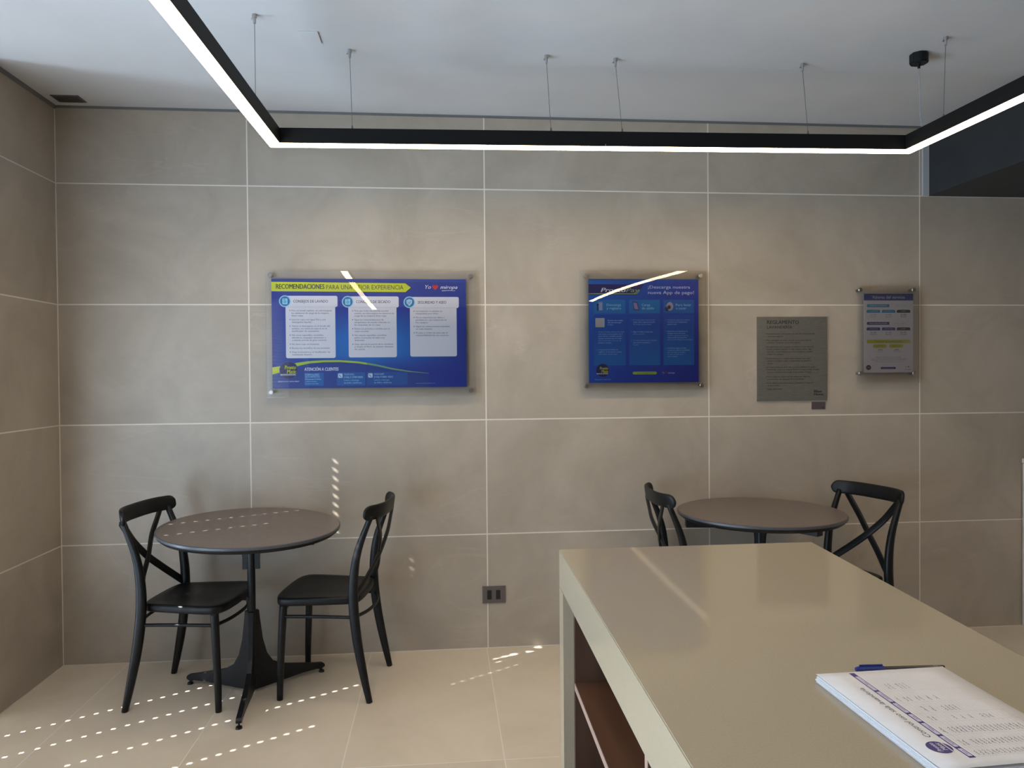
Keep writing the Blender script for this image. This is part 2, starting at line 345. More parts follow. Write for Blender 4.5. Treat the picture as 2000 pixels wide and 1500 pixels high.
# ------------------------------------------------------------------ printing
class Print:
    """collects flat printed shapes in picture-like units (px right, py down) on one sheet"""
    def __init__(s, rect_px, rect_w):      # rect_px=(x0,y0,x1,y1); rect_w=(width,height) local metres, centred
        s.rp, s.rw = rect_px, rect_w; s.v = []; s.f = []; s.mats = []; s.lay = 0
    def m(s, mt):
        if mt not in s.mats: s.mats.append(mt)
        return s.mats.index(mt)
    def p(s, x, y):
        x0, y0, x1, y1 = s.rp; return ((x-x0)/(x1-x0)-0.5)*s.rw[0], (0.5-(y-y0)/(y1-y0))*s.rw[1]
    def poly(s, pts, mt, lay):
        b = len(s.v)
        for x, y in pts:
            a, c = s.p(x, y); s.v.append((a, -0.00012*lay, c))
        s.f.append((tuple(range(b, b+len(pts))), s.m(mt)))
    def rect(s, x0, y0, x1, y1, mt, lay): s.poly([(x0, y1), (x1, y1), (x1, y0), (x0, y0)], mt, lay)
    def rrect(s, x0, y0, x1, y1, r, mt, lay, corners='1111'):
        pts = []
        for k, (cx, cy_, a0) in enumerate(((x1-r, y0+r, -90), (x1-r, y1-r, 0), (x0+r, y1-r, 90), (x0+r, y0+r, 180))):
            if corners[k] == '1':
                for i in range(6): t = math.radians(a0+18*i); pts.append((cx+r*math.cos(t), cy_+r*math.sin(t)))
            else: pts.append(((x1, y0), (x1, y1), (x0, y1), (x0, y0))[k])
        s.poly(pts[::-1], mt, lay)
    def disc(s, cx, cy_, r, mt, lay, ry=None):
        ry = ry or r; s.poly([(cx+r*math.cos(-2*math.pi*i/28), cy_+ry*math.sin(-2*math.pi*i/28)) for i in range(28)], mt, lay)
    def line(s, pts, w, mt, lay):
        w0, w1 = w if isinstance(w, tuple) else (w, w); n = len(pts)-1
        for i, (a, b) in enumerate(zip(pts, pts[1:])):
            a, b = Vector(a), Vector(b); t = (b-a)
            if t.length < 1e-6: continue
            nn = Vector((-t.y, t.x)).normalized(); ha = (w0+(w1-w0)*i/n)/2; hb = (w0+(w1-w0)*(i+1)/n)/2
            s.poly([a-nn*ha, a+nn*ha, b+nn*hb, b-nn*hb][::1], mt, lay)
    def text(s, txt, x, y, cap, mt, lay, width=None, bold=0, italic=0, align='L'):
        if bold > 0:                # heavier weight: a second strike slightly to the right
            d = bold*cap*2.2; self_w = (width-d) if width else None
            s.text(txt, x+(0 if align == 'L' else -d/2 if align == 'C' else -d), y, cap, mt, lay-0.4, self_w, -1, italic, align)
            x += d if align == 'L' else d/2 if align == 'C' else 0; width = self_w; bold = -1
        if bold < 0: bold = 0
        vs, fs, w = glyphs(txt, 0, italic)
        k = cap; kx = (width/w) if width else cap*0.92
        wd = w*kx; x0 = x-(wd/2 if align == 'C' else wd if align == 'R' else 0)
        b = len(s.v)
        for gx, gy in vs:
            a, c = s.p(x0+gx*kx, y-gy*k); s.v.append((a, -0.00012*lay, c))
        mi = s.m(mt)
        for f in fs: s.f.append((tuple(b+i for i in f), mi))
    def build(s, name, parent, y=0, smooth=False):
        me = bpy.data.meshes.new(name); me.from_pydata(s.v, [], [f for f, _ in s.f]); 
        for m in s.mats: me.materials.append(m)
        for p, (_, mi) in zip(me.polygons, s.f): p.material_index = mi
        o = bpy.data.objects.new(name, me); COL.objects.link(o); o.parent = parent; o.location = (0, y, 0)
        return o
GC = {}
CAP = None
def raw_glyphs(txt, bold, italic):
    cu = bpy.data.curves.new('t', 'FONT'); cu.body = txt; cu.size = 1; cu.resolution_u = 2; cu.offset = bold; cu.shear = italic; cu.fill_mode = 'FRONT'
    o = bpy.data.objects.new('t', cu); COL.objects.link(o); dg = bpy.context.evaluated_depsgraph_get(); dg.update()
    me = o.evaluated_get(dg).to_mesh(); vs = [(v.co.x, v.co.y) for v in me.vertices]; fs = [tuple(p.vertices) for p in me.polygons]
    o.evaluated_get(dg).to_mesh_clear(); bpy.data.objects.remove(o); bpy.data.curves.remove(cu)
    return vs, fs
def glyphs(txt, bold=0, italic=0):
    global CAP
    if CAP is None: CAP = max(y for _, y in raw_glyphs('H', 0, 0)[0])
    key = (txt, bold, italic)
    if key not in GC:
        vs, fs = raw_glyphs(txt, bold, italic); x0 = min(v[0] for v in vs); x1 = max(v[0] for v in vs)
        GC[key] = ([((a-x0)/CAP, b/CAP) for a, b in vs], fs, (x1-x0)/CAP)
    return GC[key]

def gradient(name, stops, kind='X', rot=0):
    """printed colour blend across the sheet (part of the artwork)"""
    m = mat(name, stops[0][1], 0.4); k = N(m); tc = k.n('ShaderNodeTexCoord'); sx = k.n('ShaderNodeSeparateXYZ'); k.l(tc.outputs['Object'], sx.inputs[0])
    cr = k.n('ShaderNodeValToRGB'); e = cr.color_ramp.elements
    while len(e) < len(stops): e.new(0.5)
    for el_, (pos, c) in zip(e, stops): el_.position = pos; el_.color = c
    return m, k, sx, cr

def standoff(parent, x, z, y=-0.036):
    bm = bmesh.new(); cyl(bm, (x, -0.0005, z), (x, y+0.004, z), 0.0085, seg=20); cyl(bm, (x, y+0.006, z), (x, y, z), 0.0125, seg=24); cyl(bm, (x, y, z), (x, y-0.002, z), 0.0115, 0.0095, seg=24)
    return smooth_angle(link('standoff', bm, M_steel, parent))
def pane(parent, x0, x1, z0, z1, y=-0.030, th=0.004, bow=None):
    bm = bmesh.new(); nx, nz = 40, 48
    def P(i, j, yy):
        u, w = i/nx, j/nz; d = bow(u, w) if bow else 0
        return (x0+(x1-x0)*u, yy+d, z0+(z1-z0)*w)
    G = [[[bm.verts.new(P(i, j, yy)) for j in range(nz+1)] for i in range(nx+1)] for yy in (y-th, y)]
    for g in G:
        for i in range(nx):
            for j in range(nz): bm.faces.new((g[i][j], g[i+1][j], g[i+1][j+1], g[i][j+1]))
    A, B = G
    bd = [(i, 0) for i in range(nx)] + [(nx, j) for j in range(nz)] + [(i, nz) for i in range(nx, 0, -1)] + [(0, j) for j in range(nz, 0, -1)]
    for a, b in zip(bd, bd[1:]+bd[:1]): bm.faces.new((A[a[0]][a[1]], A[b[0]][b[1]], B[b[0]][b[1]], B[a[0]][a[1]]))
    o = link('acrylic_pane', bm, M_pane, parent); smooth_angle(o, 40); return o
def par(x, z, y):      # slide a point seen on the wall plane forward along its sight line
    k = (CD+y)/CD; return CX+(x-CX)*k, CZ+(z-CZ)*k
YP = -0.024
white = ink(228, 228, 238); dkt = ink(58, 62, 84); lime = ink(206, 214, 30); navy = ink(28, 36, 110); cyan = ink(30, 150, 205); pale = ink(170, 215, 240); red = ink(205, 20, 40); whiteh = ink(240, 244, 250)
def heart(P, cx, cy_, r, mt, lay):
    pts = []
    for i in range(28):
        t = 2*math.pi*i/28; x = 16*math.sin(t)**3; y = 13*math.cos(t)-5*math.cos(2*t)-2*math.cos(3*t)-math.cos(4*t); pts.append((cx+x*r/16, cy_-y*r/16))
    P.poly(pts, mt, lay)
def logo(P, cx, cy_, r, lay, small=False):
    P.disc(cx, cy_, r*1.03, ink(60, 80, 170), lay); P.disc(cx, cy_, r*0.97, ink(28, 32, 92), lay+1)
    P.text('Pronto', cx+r*0.18, cy_-r*0.12, r*0.42, lime, lay+2, width=r*1.25, bold=0.03, italic=0.15, align='C')
    P.text('Matic', cx+r*0.32, cy_+r*0.36, r*0.42, lime, lay+2, width=r*1.05, bold=0.03, italic=0.15, align='C')
    P.rect(cx-r*0.92, cy_+r*0.42, cx+r*0.75, cy_+r*0.58, ink(190, 200, 215), lay+2)
    P.text('AUTOSERVICIO', cx-r*0.08, cy_+r*0.55, r*0.10, ink(40, 45, 90), lay+3, width=r*1.3, align='C')

# ---------------- poster 1
a = par(0.113, 1.932, YP); b = par(1.100, 1.373, YP); w1, h1 = b[0]-a[0], a[1]-b[1]
p1 = empty('laundry_tips_poster', ((a[0]+b[0])/2, 0, (a[1]+b[1])/2), 0, 'wide blue poster headed RECOMENDACIONES under clear acrylic, left on the back wall', 'poster')
G, k, sx, cr = gradient('poster_blue', [(0, srgb(20, 44, 150)), (0.5, srgb(0, 128, 215)), (1, srgb(20, 44, 150))])
gx = k.math('ADD', k.math('DIVIDE', sx.outputs[0], w1), 0.5)
top = k.n('ShaderNodeMapRange'); top.inputs[1].default_value = 0.12; top.inputs[2].default_value = -0.02; k.l(sx.outputs[2], top.inputs[0])
bot = k.n('ShaderNodeMapRange'); bot.inputs[1].default_value = -0.19; bot.inputs[2].default_value = -0.10; k.l(sx.outputs[2], bot.inputs[0])
k.l(gx, cr.inputs[0]); k.l(k.mix(k.math('MULTIPLY', top.outputs[0], bot.outputs[0]), srgb(18, 50, 158), cr.outputs[0]), k.b.inputs['Base Color'])
P = Print((130, 193, 1790, 1125), (w1, h1))
bm = bmesh.new(); box(bm, -w1/2, w1/2, -0.0018, 0.0018, -h1/2, h1/2); link('sheet', bm, G, p1, loc=(0, YP, 0))
P.rect(130, 193, 1790, 222, ink(26, 48, 130), 1)
P.poly([(130, 300), (1268, 310), (1318, 266), (1268, 224), (130, 217)], ink(20, 26, 50), 2)
P.poly([(130, 300), (1265, 305), (1312, 266), (1265, 229), (130, 220)], lime, 3)
P.text('RECOMENDACIONES', 168, 279, 40, ink(30, 44, 60), 4, width=408, bold=0.03)
P.text('PARA UNA MEJOR EXPERIENCIA', 590, 283, 38, ink(44, 62, 60), 4, width=658, bold=-0.004)
P.text('Yo', 1436, 276, 32, whiteh, 4, width=50, italic=0.3); heart(P, 1522, 262, 26, red, 4); P.text('miropa', 1566, 276, 30, whiteh, 4, width=150, bold=0.02, italic=0.35)
P.line([(1580, 293), (1640, 290), (1698, 292)], (5, 3), whiteh, 4)
cols = [(0, 0, 'CONSEJOS DE LAVADO', 312, 292, ['*Para un lavado óptimo, no sobrecargues', 'los tambores de carga de la máquina', 'llena ropa.', '', '*Lava la ropa con agua fría y usa', 'detergente líquido.', '', '*Vierte el detergente en el fondo del', 'tambor, no sobre la ropa ni en el', 'dosificador de suavizante.', '', '*No laves zapatillas, mochilas,', 'alfombras, lenguajas, plumones o', 'cualquier prenda de gran volumen.', '', '*No laves ropa de mascotas.', '', '*Revisa los bolsillos de tus prendas.', '', '*Deja la lavadora y el dosificador de', 'suavizante limpios.']),
        (530, 4, 'CONSEJOS DE SECADO', 842, 292, ['*Para que todas tus prendas puedan', 'secarse, no sobrecargues los tambores de', 'carga de la máquina llena ropa.', '', '*Sigue las recomendaciones de', 'temperatura de secado indicadas en', 'las etiquetas de tu ropa.', '', '*Retira tus prendas a medida que se', 'vayan secando.', '', '*No seques zapatillas, mochilas,', 'paños ni prendas de telas muy', 'delicadas.', '', '*Deja abierta la puerta de la secadora', 'y limpia el filtro de pelusas después', 'de usarla.']),
        (1058, 8, 'SEGURIDAD Y ASEO', 1370, 248, ['*Las máquinas no pueden ser', 'manipuladas por niños.', '', '*No se responderá por daños o', 'pérdidas por uso inadecuado de', 'los equipos.', '', '*Sigue las instrucciones indicadas', 'en cada máquina.', '', '*El aseo y orden de esta sala es', 'responsabilidad de sus usuarios.'])]
for ox, oy, ttl, tx, tw, lines in cols:
    P.rrect(246+ox*0.998, 400, 664+ox*0.985, 868-oy, 16, white, 5); P.rrect(240+ox, 338+oy, 684+ox*0.985, 432+oy, 14, white, 6)
    P.line([(262+ox, 433+oy), (660+ox, 433+oy)], 3, ink(196, 198, 212), 6)
    P.disc(242+ox*0.998, 384+oy, 50, pale, 7); P.disc(242+ox*0.998, 384+oy, 41, ink(14, 118, 178), 8)
    P.text(ttl, tx, 396+oy, 23, ink(48, 52, 76), 8, width=tw, bold=0.015)
    ic = 242+ox*0.998
    if ox < 1000:
        P.rrect(ic-22, 360+oy, ic+22, 410+oy, 6, pale, 9); P.disc(ic, 388+oy, 14, ink(90, 190, 225), 10); P.rect(ic-16, 365+oy, ic+4, 369+oy, ink(14, 118, 178), 10)
    else:
        P.poly([(ic-26, 366+oy), (ic-24, 392+oy), (ic, 418+oy), (ic+24, 392+oy), (ic+26, 366+oy), (ic, 356+oy)], pale, 9); P.line([(ic-10, 386+oy), (ic-2, 394+oy), (ic+12, 374+oy)], 4, ink(200, 60, 60), 10)
    yy = 469+oy*0.6
    for ln in lines:
        if ln == '': yy += 12; continue
        if ln[0] == '*': P.disc(282+ox*0.998, yy-6, 4, dkt, 7); ln = ln[1:]
        P.text(ln, 297+ox*0.998, yy, 12.5, dkt, 7, width=min(340, len(ln)*8.9)); yy += 21.6
# ribbon and footer
top_, bot_ = [], []
import math as _m
rib = [(130, 945, 1005), (190, 936, 990), (330, 908, 938), (440, 893, 913), (560, 887, 904), (700, 887, 903), (850, 898, 914), (1000, 922, 938), (1150, 958, 972), (1300, 984, 993), (1460, 1003, 1006)]
def lerp_rib(x):
    for (xa, t0, b0), (xb, t1, b1) in zip(rib, rib[1:]):
        if x <= xb: f = (x-xa)/(xb-xa); return t0+(t1-t0)*f, b0+(b1-b0)*f
    return rib[-1][1:]
xs = [130+i*(1330/40) for i in range(41)]
low = [(x, lerp_rib(x)[1]) for x in xs]
for (xa, ya), (xb, yb) in zip(low, low[1:]): P.poly([(xa, 1125), (xb, 1125), (xb, yb), (xa, ya)], ink(24, 62, 150), 5)
for i, (xa, xb) in enumerate(zip(xs, xs[1:])):
    ta, ba = lerp_rib(xa); tb, bb = lerp_rib(xb); P.poly([(xa, ba), (xb, bb), (xb, tb), (xa, ta)], lime if i < 3 else ink(176, 204, 60) if i < 24 else ink(120, 170, 120), 6)
logo(P, 267, 970, 76, 7)
P.text('¡Queremos verte bien!', 264, 1070, 12, whiteh, 7, width=176, align='C')
P.text('ATENCIÓN A CLIENTES', 398, 976, 27, whiteh, 7, width=288, bold=0.02, italic=0.08)
P.rrect(398, 992, 560, 1104, 6, ink(20, 100, 180), 6); P.rrect(672, 992, 912, 1104, 6, ink(20, 96, 178), 6); P.rrect(925, 992, 1275, 1104, 6, ink(18, 84, 168), 6)
for i, (t, c, b_) in enumerate((('FORMULARIO', 15, 0.01), ('DE CONTACTO', 15, 0.01), ('Descarga la ficha', 11, 0.02), ('y envía tu mensaje', 9, 0), ('en nuestro sitio web', 9, 0))):
    P.text(t, 404, 1016+i*18.5, c, pale, 8, width=(118, 122, 132, 96, 110)[i], bold=b_)
for x0, ts in ((682, ('TELÉFONO', '(+56) 2 2700 0020', 'Lunes a domingo', 'de 8:00 a 20:00 hrs')), (938, ('WHATSAPP', '(+56) 9 8401 4311', 'Lunes a viernes', 'de 9:00 a 18:00 hrs'))):
    P.rrect(x0, 1001, x0+38, 1038, 7, ink(200, 222, 240), 8); P.line([(x0+11, 1010), (x0+14, 1022), (x0+28, 1030)], 5, ink(50, 90, 150), 9)
    for i, t in enumerate(ts): P.text(t, x0+50, 1016+i*24, (14, 15, 11, 13)[i], pale, 8, width=(86, 160, 128, 150)[i], bold=0.02 if i == 1 else 0)
P.text('www.prontomatic.cl', 1345, 1095, 10, ink(130, 170, 220), 7, width=168)
o = P.build('artwork', p1, YP-0.0019)
pa, pb = par(0.084, 1.974, -0.03), par(1.147, 1.325, -0.03); L0 = p1.location
pane(p1, pa[0]-L0.x, pb[0]-L0.x, pb[1]-L0.z, pa[1]-L0.z, bow=lambda u, w: 0.0115*w**4)
for x, z in ((0.106, 1.951), (1.124, 1.947), (0.104, 1.354), (1.122, 1.353)): q = par(x, z, -0.036); standoff(p1, q[0]-L0.x, q[1]-L0.z)

# ---------------- poster 2
a = par(1.747, 1.937, YP); b = par(2.344, 1.387, YP); w2, h2 = b[0]-a[0], a[1]-b[1]
p2 = empty('payment_app_poster', ((a[0]+b[0])/2, 0, (a[1]+b[1])/2), 0, 'squarish blue poster reading Descarga nuestra nueva App de pago under clear acrylic', 'poster')
L0 = p2.location
G, k, sx, cr = gradient('poster_royal', [(0, srgb(8, 100, 205)), (0.55, srgb(10, 62, 182)), (1, srgb(20, 44, 165))])
k.l(k.math('ADD', k.math('DIVIDE', k.math('SUBTRACT', sx.outputs[0], k.math('MULTIPLY', sx.outputs[2], 0.5)), w2*1.4), 0.5), cr.inputs[0]); k.l(cr.outputs[0], k.b.inputs['Base Color'])
bm = bmesh.new(); box(bm, -w2/2, w2/2, -0.0018, 0.0018, -h2/2, h2/2); link('sheet', bm, G, p2, loc=(0, YP, 0))
P = Print((158, 185, 1312, 1272), (w2, h2))
dn = ink(26, 26, 112); lg = ink(150, 185, 110); tb = ink(150, 196, 236)
P.rect(158, 185, 1312, 200, ink(22, 80, 165), 1)
P.poly([(158, 352), (655, 352), (735, 240), (158, 240)], dn, 2); P.line([(158, 340), (655, 340), (690, 300)], 9, lg, 3)
P.text('Pronto', 283, 322, 44, ink(215, 225, 240), 4, width=262, bold=0.05, italic=0.25); P.text('Pay', 548, 322, 44, lg, 4, width=140, bold=0.0, italic=0.25)
P.text('¡Descarga nuestra', 778, 284, 32, ink(195, 210, 240), 4, width=446, bold=0.015); P.text('nueva App de pago!', 778, 342, 34, ink(195, 210, 240), 4, width=486, bold=0.015)
for (x0, x1, ts) in ((212, 540, ('Descarga', 'y registro')), (578, 904, ('Carga', 'de saldo')), (938, 1264, ('Para lavar', 'o secar'))):
    mg, kk, s2, c2 = gradient('panel_blue', [(0, srgb(10, 124, 204)), (1, srgb(12, 68, 182))]); kk.l(kk.math('ADD', kk.math('DIVIDE', s2.outputs[2], h2*0.8), 0.72), c2.inputs[0]); kk.l(c2.outputs[0], kk.b.inputs['Base Color'])
    P.rrect(x0, 560, x1, 1090, 8, mg, 2); P.rrect(x0, 402, x1, 546, 8, ink(12, 116, 196) if x0 < 900 else ink(14, 100, 188), 2)
    P.text(ts[0], x0+132, 468, 25, tb, 4, width=(150, 92, 165)[(x0 > 300)+(x0 > 800)], bold=0.02); P.text(ts[1], x0+132, 503, 25, tb, 4, width=(152, 132, 112)[(x0 > 300)+(x0 > 800)], bold=0.02)
P.rrect(250, 418, 306, 520, 10, ink(90, 120, 180), 4); P.rrect(262, 430, 300, 512, 6, ink(140, 165, 215), 5); P.disc(252, 455, 12, ink(18, 24, 70), 6); P.rrect(244, 468, 262, 518, 6, ink(20, 50, 120), 6)
P.poly([(630, 512), (688, 516), (668, 425), (612, 420)], ink(60, 60, 120), 4); P.poly([(636, 500), (676, 504), (660, 436), (622, 430)], ink(150, 130, 190), 5)
P.disc(1008, 472, 36, ink(168, 160, 190), 4, 46); P.disc(1000, 480, 18, ink(60, 40, 60), 5, 20); P.rrect(958, 484, 990, 520, 8, ink(20, 32, 100), 4); P.disc(966, 464, 9, ink(60, 140, 210), 5)
P.rrect(226, 594, 322, 690, 6, ink(190, 190, 190), 3)      # plain tile where the code was
def para(P, x, y, lines, cap, mt, lay, step, wch):
    for i, ln in enumerate(lines):
        bo = 0.03 if ln.startswith('!') else 0; ln = ln.lstrip('!'); P.text(ln, x, y+i*step, cap, mt, lay, width=len(ln)*wch, bold=bo)
para(P, 355, 624, ['!Escanea este código', '!QR para descargar', 'la App.'], 13, tb, 4, 22.5, 8.4)
para(P, 256, 744, ['Al abrir la App, !selecciona crear'.replace('!', ''), '!una cuenta en el recuadro de la', '!parte inferior. También puedes', '!ingresar manualmente el código', 'que encontrarás en la sala de', '!lavado y acceder.'], 12.5, tb, 4, 23, 8.2)
para(P, 256, 931, ['!Completa el formulario de', '!registro. Si ya tienes cuenta,', 'solo inicia sesión aquí.'], 12.5, tb, 4, 23, 8.2)
para(P, 620, 620, ['En el menú selecciona la opción', '!cargar saldo e ingresa el monto', 'con el que quieras cargar.'], 12.5, tb, 4, 22.5, 7.4)
para(P, 620, 744, ['!Elige el medio de pago que', 'más te acomode.'], 12.5, tb, 4, 23, 8)
para(P, 620, 834, ['Tu nuevo saldo se verá reflejado', '!para usarlo en lavado o', 'secado.'], 12.5, tb, 4, 23, 7.8)
para(P, 980, 620, ['Conecta la carga de la máquina,', '!el número de la máquina que', '!quieres usar.'], 12.5, tb, 4, 22.5, 7.8)
para(P, 980, 740, ['!Selecciona el programa en la', '!máquina. En el caso de la', 'secadora, agrega el !tiempo de'.replace('!', ''), '!ciclos, puedes aumentar los', 'minutos de trabajo si lo necesitas.'], 12.5, tb, 4, 22, 7.6)
para(P, 980, 917, ['!Confirma el pago en la App', '!y espera la señal en la máquina', 'para comenzar tu lavado y', 'el cobro se hará de tu', 'saldo cargado.'], 12.5, tb, 4, 22, 7.7)
for x, y, n in ((236, 745, '1'), (236, 932, '2'), (602, 620, '1'), (602, 745, '2'), (602, 834, '3'), (962, 620, '1'), (962, 741, '2'), (962, 918, '3')): P.text(n, x, y, 12, tb, 4)
logo(P, 300, 1142, 70, 5)
P.text('¡Queremos verte bien!', 300, 1242, 12, tb, 5, width=170, align='C')
P.rrect(612, 1158, 866, 1187, 14, ink(170, 196, 70), 4); P.text('www.prontomatic.cl', 738, 1178, 11, ink(30, 50, 60), 5, width=165, bold=0.02, align='C')
P.text('Yo', 922, 1180, 20, tb, 5, width=26, bold=0.02); heart(P, 964, 1168, 15, ink(150, 40, 90), 5); P.text('miropa', 984, 1180, 16, ink(200, 210, 240), 5, width=72, bold=0.03, italic=0.2)
P.build('artwork', p2, YP-0.0019)
pa, pb = par(1.700, 1.982, -0.03), par(2.387, 1.345, -0.03)
pane(p2, pa[0]-L0.x, pb[0]-L0.x, pb[1]-L0.z, pa[1]-L0.z, bow=lambda u, w: w**5*(-0.0025+0.0070*u)+0.003)
for x, z in ((1.736, 1.955), (2.359, 1.958), (1.734, 1.371), (2.362, 1.370)): q = par(x, z, -0.036); standoff(p2, q[0]-L0.x, q[1]-L0.z)

# ---------------- poster 4 (price list)
a = par(3.2755, 1.862, YP); b = par(3.561, 1.429, YP); w4, h4 = b[0]-a[0], a[1]-b[1]
p4 = empty('price_list_poster', ((a[0]+b[0])/2, 0, (a[1]+b[1])/2), 0, 'small white price list headed Valores del servicio under clear acrylic, right on the wall', 'poster')
L0 = p4.location; bw = ink(205, 205, 222)
bm = bmesh.new(); box(bm, -w4/2, w4/2, -0.0015, 0.0015, -h4/2, h4/2); link('sheet', bm, bw, p4, loc=(0, YP, 0))
P = Print((1220, 187, 1728, 1007), (w4, h4)); nv = ink(30, 34, 122); cb = ink(28, 128, 186); bk = ink(34, 30, 44)
P.rect(1220, 187, 1728, 1007, bw, 0.5); P.rect(1220, 187, 1728, 257, nv, 1); P.text('Valores del servicio', 1474, 238, 30, ink(200, 205, 235), 2, width=336, align='C')
for y, c, t1, t2 in ((312, cb, 'LAVADORA Y SECADORA', 'Tarjeta o efectivo'), (495, nv, 'PAGO CON APLICACIÓN', 'Crédito o débito')):
    P.rrect(1250, y-16, 1700, y+16, 14, ink(170, 175, 200), 1); P.rrect(1252, y-14, 1698, y+14, 12, bw, 2); P.rrect(1250, y-15, 1482, y+15, 14, c, 3, '0011'); P.text(t1, 1366, y+5, 11, ink(210, 225, 245), 4, width=180, align='C', bold=0.01); P.text(t2, 1592, y+4, 9, c, 4, width=120, align='C')
    for j, (x0, x1) in enumerate(((1248, 1388), (1404, 1544), (1558, 1698))):
        cc_ = bk if j == 2 else c; yy = y+42
        P.rrect(x0+2, yy, x1-2, yy+92, 10, ink(182, 186, 208), 1); P.rrect(x0+4, yy+2, x1-4, yy+90, 10, bw, 2)
        P.rrect(x0, yy, x1, yy+31, 14, cc_, 3, '1001'); P.text(('LAVADORA', 'SECADORA', 'COMBO')[j], (x0+x1)/2, yy+19, 9, ink(170, 190, 225), 4, width=(84, 84, 46)[j], align='C')
        P.text(('$1.400', '$1.700', '$2.400')[j], (x0+x1)/2, yy+58, 13, cc_, 4, width=58, align='C', bold=0.02); P.line([((x0+x1)/2-38, yy+70), ((x0+x1)/2+38, yy+70)], 3, cc_, 4)
        P.text('por ciclo', (x0+x1)/2, yy+82, 7, cc_, 4, width=46, align='C')
ol = ink(168, 172, 40)
P.rrect(1250, 665, 1696, 703, 4, ol, 2); P.text('Extensión de secado manual', 1472, 690, 14, ink(40, 50, 30), 3, width=270, align='C', bold=0.03)
for x0, t, v_ in ((1312, '5 MINUTOS', '$200'), (1480, '10 MINUTOS', '$400')):
    P.rrect(x0, 712, x0+144, 750, 18, ol, 2); P.text(t, x0+72, 735, 11, ink(60, 65, 30), 3, width=88, align='C'); P.text(v_, x0+76, 776, 12, nv, 3, width=46, align='C', bold=0.03); P.line([(x0+34, 789), (x0+118, 789)], 2, ink(90, 90, 130), 3)
for y, t, w_ in ((850, 'Medios de pago disponibles en esta sala', 260), (866, 'Tarjetas de débito, crédito y aplicación móvil en cada máquina', 370), (881, 'Consulta las condiciones de carga en el panel del equipo', 350), (898, 'Valores sujetos a cambio sin previo aviso', 290)): P.text(t, 1474, y, 8, nv, 2, width=w_, align='C')
P.disc(1267, 953, 26, bk, 2); P.text('PM', 1267, 962, 16, ink(150, 150, 160), 3, align='C', width=30, italic=0.2); P.rrect(1392, 949, 1548, 971, 10, nv, 2); P.text('www.prontomatic.cl', 1470, 964, 8, ink(180, 185, 220), 3, width=120, align='C')
P.text('Yo', 1646, 956, 12, nv, 2, width=18); heart(P, 1680, 948, 9, red, 2); P.text('miropa', 1640, 980, 12, nv, 2, width=58, italic=0.2)
P.build('artwork', p4, YP-0.0016)
pa, pb = par(3.236, 1.902, -0.03), par(3.595, 1.372, -0.03); pane(p4, pa[0]-L0.x, pb[0]-L0.x, pb[1]-L0.z, pa[1]-L0.z)
for x, z in ((3.258, 1.883), (3.567, 1.884), (3.258, 1.426), (3.570, 1.424)): q = par(x, z, -0.036); standoff(p4, q[0]-L0.x, q[1]-L0.z)

# ---------------- metal rules plate
rg = empty('rules_plate', ((2.667+3.061)/2, 0, (1.735+1.280)/2), 0, 'grey metal plate engraved REGLAMENTO LAVANDERÍA in black, between the blue posters and price list', 'sign')
wr, hr = 3.061-2.667, 1.735-1.280
bm = bmesh.new(); box(bm, -wr/2, wr/2, -0.010, -0.0005, -hr/2, hr/2, bev=0.0008); link('plate', bm, M_brush, rg)
P = Print((90, 423, 825, 1297), (wr, hr)); kk_ = ink(26, 24, 24)
P.text('REGLAMENTO', 192, 497, 37, kk_, 1, width=334, bold=0.012); P.text('LAVANDERÍA', 192, 544, 29, kk_, 1, width=262, bold=0.004)
rows = [(605, '*Esta lavandería será usada solo por los residentes del', 500), (632, 'condominio vigentes.', 170), (672, '*Para entregarte un mejor servicio, ten la precaución de', 465), (697, 'mantener el espacio en el orden debido.', 350), (740, '*Es importante que respetes los tiempos de los ciclos de', 490), (765, 'lavado y secado indicados en cada máquina, tomar lugar', 472), (791, 'necesita, así permitirás que otros residentes puedan', 476), (817, 'utilizar sus equipos.', 172), (860, '*Cuida el aseo y los equipos para asegurar que estén', 455), (886, 'siempre en buen estado y disponibles de usarlos a', 465), (912, 'diario.', 64), (952, '*El orden y limpieza de la sala es responsabilidad de todos.', 510), (977, 'Recuerda vaciar tus bolsas, llevar tu ropa y dejar limpias', 550), (1003, 'las áreas comunes para evitar el no usarlas a tiempo.', 470), (1050, '*Para cargar tu cuenta usa las máquinas, sigue las', 450), (1076, 'instrucciones del operador de la lavandería.', 388), (1116, '*Ante cualquier necesidad contacta a conserjería o al operador', 492), (1142, 'de lavandería.', 124), (1178, 'Equipo Blue Home.', 158)]
for y, t, w_ in rows:
    if t[0] == '*': P.disc(182, y-5, 4, kk_, 1); t = t[1:]
    P.text(t, 192, y, 12.5, kk_, 1, width=w_, bold=0.03)
P.text('Blue', 683, 1213, 26, kk_, 1, width=84, bold=0.06); P.text('Home.', 683, 1243, 24, kk_, 1, width=108, bold=0.06)
P.build('engraving', rg, -0.0102)
sl = empty('name_tag', (3.014, 0, 1.252), 0, 'tiny dark grey plate just under the lower right corner of the rules plate', 'sign')
bm = bmesh.new(); box(bm, -0.038, 0.038, -0.005, -0.0005, -0.020, 0.020, bev=0.0006); link('plate', bm, mat('dark_mauve_plate', (0.075, 0.058, 0.066, 1), 0.45), sl)
P = Print((670, 1315, 812, 1390), (0.076, 0.040)); P.text('BH', 776, 1380, 12, ink(20, 18, 22), 1, width=20, bold=0.05); P.build('lettering', sl, -0.0052)

